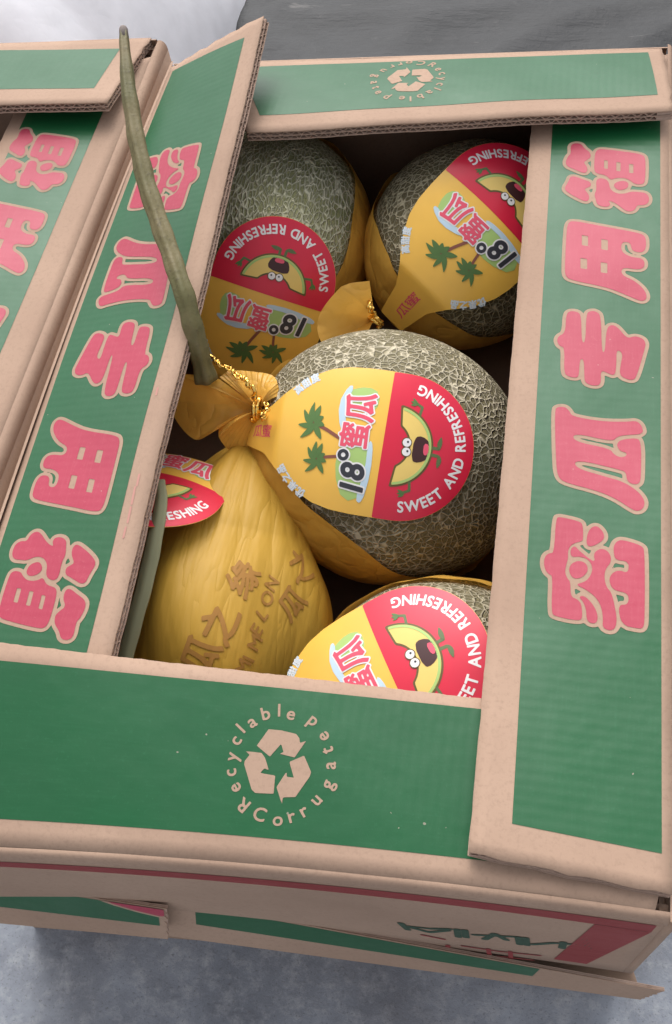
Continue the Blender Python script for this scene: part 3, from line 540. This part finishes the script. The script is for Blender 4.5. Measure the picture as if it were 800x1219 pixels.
P = np.array([[0.1306, 0.0525], [0.1401, 0.0574], [0.1879, 0.0463], [0.1871, 0.0311], [0.1597, 0.0371], [0.1345, 0.0479]])
S_ = segs(chaikin(P, 1))
for nm, gr, w, mt in (("character_outline", .0022, .00036, BARE), ("character", 0, .00054, PINK)):
    V, F = contour_fill(lambda X: np.maximum(sdf(S_, X)-gr, np.maximum(X[:, 0]-sh.Lu+.0005, X[:, 1]-sh.Lv+.0005)), P.min(0)-.004, P.max(0)+.004, .001); on_sheet(nm, sh, V, F, w, mt, f)
lA, lB = np.array(FL['low_left']['A']), np.array(FL['low_left']['B'])
rA, rB = np.array([lA[0], -.285, .215]), np.array([lB[0]-.03, -.275, .215])
tuck("folded_front", rA, rB, lB-[0, 0, .0004], lA-[0, 0, .0004], lowl)
plain_wall("side_wall", rA[:2], rB[:2], .0, .2145, .2145, lowl)
plain_wall("side_wall", (rB[0], rB[1]+.002), (-.185, .28), .0, .211, .211, lowl)

# ================================================================== tag artwork (tag units: half width 1, yellow above, red round end below)
def tag_outline():
    R_ = [(1.0, -.24), (1.0, .30), (.985, .60), (.93, .86), (.80, 1.13), (.63, 1.37), (.47, 1.56), (.34, 1.72), (.24, 2.12)]
    arc = [(math.cos(a), -.24+math.sin(a)) for a in np.linspace(math.pi, 2*math.pi, 48)[1:-1]]
    Lf = [(-x, y) for x, y in R_[::-1]]
    return np.array(Lf+arc+R_)
TAG_S = segs(tag_outline())
def tag_sdf(X): return sdf(TAG_S, X)
ART = []
def art(name, mat, layer, V, F):
    if len(V): ART.append((name, mat, layer, V, F))
def art_fn(name, mat, layer, fn, lo, hi, cell): art(name, mat, layer, *contour_fill(lambda X: np.maximum(fn(X), tag_sdf(X)+.004), lo, hi, cell))
def poly_fn(P, grow=0.0, smooth=1):
    S = segs(chaikin(P, smooth) if smooth else P); return lambda X: sdf(S, X)-grow
def art_poly(name, mat, layer, P, cell=.03, grow=0.0, smooth=1):
    P = np.array(P, float); art_fn(name, mat, layer, poly_fn(P, grow, smooth), P.min(0)-grow-.02, P.max(0)+grow+.02, cell)
BASE = contour_fill(tag_sdf, (-1.02, -1.26), (1.02, 2.14), .045)
art_fn("red_panel", TAG_RED, 1, lambda X: X[:, 1], (-1.02, -1.26), (1.02, .03), .04)
def arc_text(txt, em, r, cen, a0, a1, fat, sx=1.0, inward=True):
    wd = [(glyph(c)[2][0]-glyph(c)[1][0])*em*sx if c != ' ' else .26*em for c in txt]; gap = (r*abs(a1-a0)-sum(wd))/(len(txt)-1)
    pos, out = 0.0, []
    for c, w in zip(txt, wd):
        a = a0+(pos+w/2)/r*(1 if a1 > a0 else -1); pos += w+gap
        if c == ' ': continue
        ang = a+math.pi/2 if inward else a-math.pi/2
        out.append(glyph_mesh(c, em, (cen[0]+r*math.cos(a), cen[1]+r*math.sin(a)), ang, fat, .04, 'm', sx))
    return out
art("arc_lettering", TAG_WHITE, 2, *join2(arc_text("SWEET AND REFRESHING", .205, .80, (0, -.24), math.radians(186), math.radians(352), .028, .92)))
# melon slice with a laughing face
def slice_fn(g):
    return lambda X: np.maximum(np.maximum(np.hypot(X[:, 0], X[:, 1]+.115)-.53-g, .325-g-np.hypot(X[:, 0], X[:, 1]+.035)), X[:, 1]+.245-.12*np.abs(X[:, 0])-g)
art_fn("slice_outline", TAG_SLICE_LINE, 2, slice_fn(.022), (-.6, -.72), (.6, .1), .022)
art_fn("melon_slice", TAG_SLICE, 3, slice_fn(-.004), (-.6, -.72), (.6, .1), .022)
art_fn("slice_rind", TAG_LIME, 4, lambda X: np.maximum(slice_fn(-.008)(X), .488-np.hypot(X[:, 0], X[:, 1]+.115)), (-.6, -.72), (.6, .1), .018)
art_poly("mouth", TAG_DARK, 4, [(-.17, -.395), (.15, -.395), (.18, -.50), (.11, -.615), (-.11, -.615), (-.18, -.50)], .02)
art_poly("tongue", TAG_PINK, 5, [(-.07, -.54), (.09, -.53), (.08, -.605), (-.06, -.605)], .015)
def disc(c, r): return (lambda X: np.hypot(X[:, 0]-c[0], X[:, 1]-c[1])-r), np.array(c)-r-.01, np.array(c)+r+.01
for c in ((-.060, -.318), (.062, -.308)):
    art_fn("eye_rim", TAG_SLICE_LINE, 4, *disc(c, .068), .018); art_fn("eye", TAG_WHITE, 5, *disc(c, .056), .018); art_fn("pupil", TAG_GREY, 6, *disc((c[0]+.01, c[1]-.012), .015), .01)
def leaf(c, a, ln, wd, bend=0.0):
    P = []
    for t in np.linspace(0, 1, 9): P.append((t*ln, wd*math.sin(math.pi*t**.8)+bend*t*t*ln))
    for t in np.linspace(1, 0, 9)[1:-1]: P.append((t*ln, -wd*.45*math.sin(math.pi*t)+bend*t*t*ln))
    P = np.array(P); ca, sa = math.cos(a), math.sin(a); return P@np.array([[ca, sa], [-sa, ca]])+np.array(c)
for sgn in (-1, 1):
    art_fn("arm", TAG_OLIVE, 2, *stroke_shape([(sgn*.44, -.42), (sgn*.56, -.44), (sgn*.60, -.36)], .018), .014)
    for da in (-.5, 0, .5): art_poly("hand_leaf", TAG_LEAF, 3, leaf((sgn*.60, -.38), math.pi/2+da-sgn*.2, .11, .025), .014, 0, 0)
    art_fn("leg", TAG_OLIVE, 2, *stroke_shape([(sgn*.045, -.64), (sgn*.05, -.74)], .022), .014)
    art_poly("foot", TAG_OLIVE, 3, leaf((sgn*.03, -.755), 0 if sgn > 0 else math.pi, .19, .045), .016, 0, 0)
# splash behind the name
art_poly("lime_wedge", TAG_LIME, 1, [(-.86, .42), (-.72, .14), (-.20, .16), (.02, .22), (-.05, .56), (-.45, .60)], .04)
art_poly("lime_wedge", TAG_LIME, 1, [(.38, .16), (.66, .13), (.74, .32), (.64, .60), (.40, .62)], .04)
art_poly("pale_blue_edge", TAG_SKY, 2, [(-.84, .16), (-.40, .10), (.0, .13), (.02, .20), (-.38, .18), (-.80, .26)], .03)
art_poly("pale_blue_edge", TAG_SKY, 2, [(.10, .60), (.45, .68), (.72, .58), (.72, .50), (.45, .58), (.12, .52)], .03)
def art_glyph(ch, size, pos, fat, halo, mat, names, sx=1.0, shear=.0, ang=0.0):
    art(names[0], TAG_WHITE, 3, *glyph_mesh(ch, size, pos, ang, fat+halo, .045, 'c', sx, shear))
    art(names[1], mat, 4, *glyph_mesh(ch, size, pos, ang, fat, .028, 'c', sx, shear))
art_glyph('1', .44, (-.635, .33), .03, .05, TAG_GREY, ("numeral_halo", "numeral"), 1.0, .12)
art_glyph('8', .44, (-.42, .345), .03, .05, TAG_GREY, ("numeral_halo", "numeral"), 1.0, .10)
art_glyph('°', .50, (-.225, .50), .02, .04, TAG_GREY, ("numeral_halo", "numeral"))
art_glyph('蜜', .42, (.05, .395), .022, .045, TAG_PINK, ("name_halo", "name_character"), .86)
art_glyph('瓜', .44, (.44, .375), .026, .045, TAG_PINK, ("name_halo", "name_character"), .92)
def palm(c, base, s):
    art_fn("palm_trunk", TAG_TRUNK, 2, *stroke_shape([base, ((c[0]+base[0])/2+.01, (c[1]+base[1])/2), c], .022*s), .016)
    for a, ln, bd in ((160, .27, -.30), (200, .25, .25), (120, .22, -.35), (65, .23, .4), (25, .27, .35), (-25, .25, -.2), (250, .16, .2), (-65, .16, -.2)):
        art_poly("palm_frond", TAG_LEAF, 3, leaf(c, math.radians(a), ln*s, .058*s, bd if 90 < a < 260 else -bd), .02, 0, 0)
for _c, _y in (('蜜', 1.72), ('瓜', 1.90)): art('neck_lettering', TAG_PINK, 1, *glyph_mesh(_c, .20, (-.02, _y), -math.pi/2, .01, .04))
palm((.15, .98), (-.02, .57), 1.05); palm((-.33, .86), (-.255, .57), .92)
for _t, _r, _a0, _a1 in (("优果之品", .92, 157, 123), ("高甜度", .90, 52, 27)):
    for _m, _ly, _ft in ((TAG_SKY, 1, .055), (TAG_WHITE, 2, .0)):
        art("small_lettering", _m, _ly, *join2(arc_text(_t, .135, _r, (0, .62), math.radians(_a0), math.radians(_a1), _ft, .95, False)))

def tag_map(O, X, Y, n, hw, Rx, Ry, fold=None):
    O, X, Y, n = (np.array(p, float) for p in (O, X, Y, n))
    def f(P, w):
        q = P*hw; r = np.hypot(q[:, 0], q[:, 1])+1e-9; dx, dy = q[:, 0]/r, q[:, 1]/r
        k = dx*dx/Rx+dy*dy/Ry; th = r*k; d = dx[:, None]*X+dy[:, None]*Y
        pos = O+d*(np.sin(th)/k)[:, None]-n*((1-np.cos(th))/k)[:, None]; nn = n*np.cos(th)[:, None]+d*np.sin(th)[:, None]
        if fold:
            e = np.maximum(P[:, 1]-fold[0], 0)*hw; pos = pos-fold[1]*e[:, None]*n
        return pos+nn*w
    return f
def make_tag(parent, O, X, Y, n, hw, Rx, Ry, fold=None, clip=None):
    mp = tag_map(O, X, Y, n, hw, Rx, Ry, fold)
    V, F = BASE
    if clip is not None: V, F = contour_fill(lambda Q: np.maximum(tag_sdf(Q), Q[:, 1]-clip), (-1.02, -1.26), (1.02, clip+.02), .045)
    base = mk("tag", mp(V, 0.0), F, TAG_YELLOW, parent, uv=V)
    mk("tag_back", mp(V, -.0004), [g[::-1] for g in F], TAG_BACK, base)
    for nm, mt, ly, v, g in ART:
        if clip is not None and v[:, 1].max() > clip: continue
        mk(nm, mp(v, .00014*ly), g, mt, base)
    return base

# ================================================================== melons
def frame_of(axis):
    a = np.array(axis, float); a /= np.linalg.norm(a); e = np.cross(a, [0.2, 0.1, 1.0]); e /= np.linalg.norm(e); return a, e, np.cross(a, e)
def melon_mesh(name, c, axis, rl, rt, mat, parent, seed):
    a, e1, e2 = frame_of(axis); nt_, np_ = 72, 96; V = []
    for i in range(nt_+1):
        th = math.pi*i/nt_; h = math.cos(th); rr = math.sin(th)
        for j in range(np_):
            ph = 2*math.pi*j/np_; d = h*a+rr*(math.cos(ph)*e1+math.sin(ph)*e2)
            k = 1+.012*noise.noise(Vector(d*1.7)+Vector((seed, 0, 0)))+.006*math.cos(10*ph)*rr**2-.05*math.exp(-((1-h)/.02))
            V.append(np.array(c)+k*(h*rl*a+rr*rt*(math.cos(ph)*e1+math.sin(ph)*e2)))
    F = [(i*np_+j, (i+1)*np_+j, (i+1)*np_+(j+1) % np_, i*np_+(j+1) % np_) for i in range(nt_) for j in range(np_)]
    return mk(name, V, F, mat, parent)
def wrap_shell(c, axis, rl, rt, pole, tmax, parent, seed, lip=.02, wob=.05, scale=1.018):
    """paper cup around one side of a melon; pole = middle of the covered side"""
    a, _, _ = frame_of(axis); p, e1, e2 = frame_of(pole); nt_, np_ = 46, 160; V = []
    for i in range(nt_+1):
        for j in range(np_):
            ph = 2*math.pi*j/np_; tm = tmax*(1+wob*noise.noise(Vector((math.cos(ph)*1.5+seed, math.sin(ph)*1.5, 0)))+.012*math.sin(7*ph+seed))
            th = tm*i/nt_; d = math.cos(th)*p+math.sin(th)*(math.cos(ph)*e1+math.sin(ph)*e2)
            h = d@a; t = d-h*a; pos = h*rl*a+t*rt
            s = i/nt_; cr = noise.noise(Vector(d*6.0)+Vector((seed, 3, 0)))*.007+.005*math.sin(14*ph+seed+2*math.sin(ph*3))*s
            V.append(np.array(c)+pos*(scale+cr+lip*max(0, (s-.8)/.2)**2))
    F = [(i*np_+j, (i+1)*np_+j, (i+1)*np_+(j+1) % np_, i*np_+(j+1) % np_) for i in range(nt_) for j in range(np_)]
    return mk("paper_wrapper", V, F, WRAP, parent)
def fan(name, tie, pts, pleats, amp, parent, up, mat=None, n=90, m=14):
    """gathered paper spreading from a tie to an outer edge through the points"""
    tie = np.array(tie, float); E = spline(pts, 24); E = E[np.linspace(0, len(E)-1, n+1).astype(int)]; up = np.array(up, float); V = []
    for i in range(m+1):
        r = i/m
        for j in range(n+1):
            ph = j/n*pleats*math.pi; z = (2/math.pi)*math.asin(math.sin(ph))
            V.append(tie+(E[j]-tie)*(r*(1+.02*math.sin(j*.13+1)))+up*(amp*z*math.sin(min(1, r*1.3)*math.pi*.62)+.006*math.sin(r*math.pi)))
    return mk(name, V, grid_faces(m, n), mat or WRAP, parent)
def gold_tie(c, axis, r, parent, tails):
    """twisted gold foil wire: two turns round the neck and its loose ends"""
    a, e1, e2 = frame_of(axis); c = np.array(c, float); P = []
    for t in np.linspace(0, 2*2*math.pi, 60): P.append(c+a*(.0022*(t/6.28-1))+r*(math.cos(t)*e1+math.sin(t)*e2))
    V, F = tube(P, .0014, 8); parts = [(V, F)]
    for tl in tails:
        S = spline([c]+list(tl), 30); d = np.gradient(S, axis=0); d /= np.linalg.norm(d, axis=1, keepdims=True)
        for ph in (0, math.pi):
            Q = []
            for i, p in enumerate(S):
                u = np.cross(d[i], [0, 0, 1.]); u /= np.linalg.norm(u); v = np.cross(d[i], u); t = i*.42+ph+1.3*math.sin(i*.37); Q.append(p+(.0011+.0005*math.sin(i*.8))*(math.cos(t)*u+math.sin(t)*v)+.0008*math.sin(i*.29)*u)
            parts.append(tube(Q, .0011, 7, True, .5))
    o = 0; VV, FF = [], []
    for v, f in parts: VV.append(v); FF += [tuple(i+o for i in g) for g in f]; o += len(v)
    return mk("gold_tie", np.vstack(VV), FF, GOLD, parent)

MEL = {'C': ([0.01551, -0.00434, 0.3], [-0.94812, 0.13632, 0.28719], 0.091, 0.081), 'UL': ([-0.10247, 0.19843, 0.288], [0.06868, -0.97854, 0.19428], 0.094, 0.077), 'UR': ([0.04803, 0.2002, 0.285], [-0.43075, -0.87573, 0.21805], 0.083, 0.074), 'LL': ([-0.07943, -0.12728, 0.276], [0.07406, 0.91867, 0.38803], 0.08, 0.069), 'LR': ([0.06894, -0.15945, 0.278], [-0.97673, -0.13048, 0.1702], 0.082, 0.074)}
# melon in the middle
c, a, rl, rt = MEL['C']
mC = thing("netted_melon", "big pale netted melon in the middle of the carton, round tag facing right", "melon", (c[0], c[1], c[2]-rt), "netted melons in the carton")
melon_mesh("rind", c, a, rl, rt, RIND_C, mC, 1)
make_tag(mC, *([0.02295, -0.04231, 0.3733], [0.08095, 0.88042, 0.46723], [-0.99014, 0.01728, 0.13898], [0.11428, -0.47387, 0.87315], 0.0435, 0.15, 0.14), (1.5, .75))
wrap_shell(c, a, rl, rt, [-0.63724, -0.25451, -0.72749], 1.50, mC, 1.0)
TC = [-0.06109, -0.00896, 0.352]
fan("paper_ruffle", TC, [[-0.08308, -0.00225, 0.372], [-0.11504, 0.00625, 0.36], [-0.12148, -0.00412, 0.345], [-0.10144, -0.028, 0.345], [-0.08407, -0.02003, 0.35]], 2, .009, mC, (0.1, -.4, .9))
fan("paper_ruffle", TC, [[-0.08553, -0.01731, 0.346], [-0.0853, -0.02443, 0.335], [-0.07127, -0.02756, 0.325], [-0.06194, -0.01411, 0.33]], 2, .006, mC, (0.1, -.4, .9))
fan("paper_ruffle", TC, [[-0.08411, 0.00052, 0.37], [-0.07507, 0.01151, 0.365], [-0.05441, 0.01146, 0.36], [-0.04651, -0.00231, 0.36]], 3, .004, mC, (0.1, -.4, .9))
gold_tie(TC, [0.94373, -0.09521, 0.10151], .0075, mC, [[[-0.06193, -0.00726, 0.372], [-0.07265, 0.00073, 0.374], [-0.08934, 0.01139, 0.374], [-0.11089, 0.02507, 0.372]], [[-0.05055, -0.02827, 0.372], [-0.04861, -0.02207, 0.378]]])
# upper left melon with the long stem
c, a, rl, rt = MEL['UL']
mUL = thing("netted_melon", "greenish finely netted melon at the upper left with a long stem", "melon", (c[0], c[1], c[2]-rt), "netted melons in the carton")
melon_mesh("rind", c, a, rl, rt, RIND_UL, mUL, 2)
make_tag(mUL, *([-0.08171, 0.1099, 0.32261], [-0.9177, 0.00897, 0.39717], [-0.29855, -0.67513, -0.67458], [0.2621, -0.73764, 0.62225], 0.044, 0.22, 0.4), (1.5, .4))
wrap_shell(c, a, rl, rt, [0.54386, 0.24368, -0.76892], 1.48, mUL, 2.0)
stem_pts = [[-0.09086, -0.00506, 0.375], [-0.09301, 0.00492, 0.4], [-0.10007, 0.0232, 0.418], [-0.11687, 0.05637, 0.426], [-0.13451, 0.09125, 0.436], [-0.148, 0.12558, 0.448], [-0.1593, 0.16131, 0.46], [-0.16833, 0.1963, 0.47]]
S_ = spline(stem_pts, 8); rad = np.interp(np.linspace(0, 1, len(S_)), [0, .05, .3, .6, .85, 1], [.0070, .0058, .0056, .0056, .0045, .0026])
rad = rad*(1+.05*np.sin(np.arange(len(S_))*1.3)); V, F = tube(S_, rad, 30, True, 1.0, .10); st = mk("stem", V, F, STEM, mUL)
tp = np.array(stem_pts[-1]); td = tp-np.array(stem_pts[-2]); td /= np.linalg.norm(td); V, F = tube([tp-td*.006, tp+td*.0005, tp+td*.0022], [.0030, .0029, .0022], 10); mk("cut_tip", V, F, STEM_TIP, st)
# upper right melon
c, a, rl, rt = MEL['UR']
mUR = thing("netted_melon", "brownish netted melon at the upper right, half under the right flap", "melon", (c[0], c[1], c[2]-rt), "netted melons in the carton")
melon_mesh("rind", c, a, rl, rt, RIND_UR, mUR, 3)
make_tag(mUR, *([0.07001, 0.16561, 0.35106], [-0.7412, 0.45549, 0.49311], [-0.6064, -0.7694, -0.20078], [0.28794, -0.44784, 0.84648], 0.0455, 0.15, 0.15), (1.5, .75))
wrap_shell(c, a, rl, rt, [-0.59868, -0.14986, -0.78098], 1.52, mUR, 3.0)
TU = [-0.00413, 0.09051, 0.325]
fan("paper_ruffle", TU, [[-0.00471, 0.09232, 0.36], [-0.02348, 0.086, 0.358], [-0.03708, 0.07295, 0.345], [-0.03132, 0.05737, 0.335], [-0.00721, 0.05983, 0.332]], 2, .006, mUR, (0.1, -.4, .9))
gold_tie(TU, [0.5903, 0.54643, 0.54126], .006, mUR, [[[-0.0035, 0.08194, 0.345], [-0.00847, 0.09336, 0.345]]])
# lower right melon
c, a, rl, rt = MEL['LR']
mLR = thing("netted_melon", "netted melon at the lower right, mostly hidden under the front flap", "melon", (c[0], c[1], c[2]-rt), "netted melons in the carton")
melon_mesh("rind", c, a, rl, rt, RIND_C, mLR, 4)
make_tag(mLR, *([0.04164, -0.17067, 0.34972], [-0.50257, 0.86442, 0.01447], [-0.82984, -0.47764, -0.28849], [-0.24247, -0.15699, 0.95737], 0.0445, 0.18, 0.25))
wrap_shell(c, a, rl, rt, [0.06039, 0.81156, -0.57847], 1.38, mLR, 4.0)

# lower left melon, wrapped all over in printed yellow paper
c, a, rl, rt = MEL['LL']
mLL = thing("wrapped_melon", "melon at the lower left wrapped all over in yellow printed paper", "melon", (c[0], c[1], c[2]-rt), "netted melons in the carton")
melon_mesh("rind", c, a, rl*.96, rt*.96, RIND_UR, mLL, 5)
TL_ = np.array([-0.07032, -0.01578, 0.322])
def wrap_point(ph, t, w=0.0):
    """t from 0 at the blossom end to 1 at the tied neck; ph round the axis"""
    ph = np.asarray(ph, float); t = np.asarray(t, float)
    ax, e1, e2 = frame_of(TL_-np.array(c)); D = np.linalg.norm(TL_-np.array(c))
    th = np.clip(t/.80, 0, 1)*2.35
    h = -np.cos(th)*rl*1.03; rr = np.sin(th)*rt*1.04
    s = np.clip((t-.72)/.28, 0, 1); s = s*s*(3-2*s)
    h2 = .055+(D-.055)*np.clip((t-.6)/.4, 0, 1); r2 = .058*(1-np.clip((t-.62)/.38, 0, 1))**.7+.006
    h = h*(1-s)+h2*s; rr = rr*(1-s)+r2*s
    g = np.clip((t-.22)/.78, 0, 1)
    rr = rr*(1+g*(.035*np.abs(np.sin(4.5*ph+.6*np.sin(3*ph)+1.2*t))**.7+.02*np.abs(np.sin(8.5*ph+1-2*t))**.6-.03))+.0022*np.sin(5*ph+6*t)+.0015*np.sin(13*t+3*ph)+w
    return np.array(c)+h[..., None]*ax+(rr*np.cos(ph))[..., None]*e1+(rr*np.sin(ph))[..., None]*e2
n1, n2 = 110, 360; tt, pp = np.meshgrid(np.linspace(.001, 1, n1+1), np.linspace(0, 2*math.pi, n2+1), indexing='ij')
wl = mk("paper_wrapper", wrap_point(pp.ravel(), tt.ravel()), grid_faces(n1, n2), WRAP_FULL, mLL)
def wrap_print(name, V, F, ph0, t0, ang):
    """print laid on the wrapper: local x turned by ang on the (round, along) surface"""
    ca, sa = math.cos(ang), math.sin(ang); P = V@np.array([[ca, sa], [-sa, ca]])
    return mk(name, wrap_point(ph0+P[:, 0]/(rt*1.04), t0+P[:, 1]/.235, .0006), F, WRAP_INK, wl)
PR = [('瓜之缘', 0.0215, 0.025, [(4.71239, 0.48, 1.2294), (4.81711, 0.56, 1.31037), (4.95674, 0.68, 1.08113)]), ('HAMIMELON', 0.0115, 0.02, [(5.02655, 0.42, 1.31037), (5.02655, 0.45, 0.95299), (5.06145, 0.47, 1.31037), (5.09636, 0.49, 1.31037), (5.13127, 0.53, 1.2294), (5.13127, 0.56, 1.08113), (5.16617, 0.6, 0.95299), (5.20108, 0.64, 0.95299), (5.23599, 0.68, 1.08113)]), ('瓜之', 0.019, 0.025, [(5.44543, 0.64, 0.8964), (5.55015, 0.74, 0.43861)])]
for (chs, size, fat, items) in PR:
    for ch, (ph0, t0, ang) in zip(chs, items):
        V, F = glyph_mesh(ch, size, (0, 0), 0, fat, .035)
        wrap_print("printed_character", V, F, ph0, t0, ang)

# its tag hangs on edge beside the neck
make_tag(mLL, *([-0.1127, -0.05956, 0.352], [0.99484, -0.09948, -0.0199], [0.07597, 0.86045, -0.50384], [0.06724, 0.49973, 0.86357]), .0440, .10, .30, None, .62)
dry = [[-0.10219, -0.07799, 0.374], [-0.0987, -0.09237, 0.372], [-0.09841, -0.11216, 0.368], [-0.10001, -0.13545, 0.361], [-0.1033, -0.16057, 0.353], [-0.10628, -0.1827, 0.345]]
S_ = spline(dry, 8); V, F = tube(S_, np.interp(np.linspace(0, 1, len(S_)), [0, .15, .5, 1], [.0028, .0036, .0048, .0044]), 20, True, .6, .08); mk("dried_stem", V, F, DRY, mLL)

# ================================================================== behind the cartons
def sheet_pile(name, x0, x1, y0, y1, z0, height, mat, seed, nx=90, ny=70):
    V = []
    for i in range(nx+1):
        for j in range(ny+1):
            x = x0+(x1-x0)*i/nx; y = y0+(y1-y0)*j/ny; V.append((x, y, z0+height(i/nx, j/ny, x, y)))
    return mk(name, V, grid_faces(nx, ny), mat)
def tarp_h(s, t, x, y):
    e = min(s, 1-s, t, 1-t); r = abs(noise.noise(Vector((x*5, y*9, 1)))); return .004+min(1, e*12)*(.004+.010*(1-r)**6+.006*noise.noise(Vector((x*3, y*3, 4))))
o = sheet_pile("plastic_sheet", -1.2, 1.2, .50, 1.9, .0, tarp_h, TARP, 1); tagprops(o, "dark grey wrinkled plastic sheet on the ground behind the cartons", "sheet")
def bag_h(s, t, x, y):
    e = max(0, min(s, 1-s)*2)*1.0; d = math.sin(math.pi*min(1, s))**.6*math.sin(math.pi*min(1, t))**.5
    return .30*d+.035*abs(noise.noise(Vector((x*6+y*3, y*5, 2))))+.006*noise.noise(Vector((x*14, y*9, 5)))
o = sheet_pile("plastic_bag", *(-0.75892, -0.32031, 0.36, 0.95), .0, bag_h, BAG, 2); tagprops(o, "crumpled white plastic bag behind the left carton", "bag")
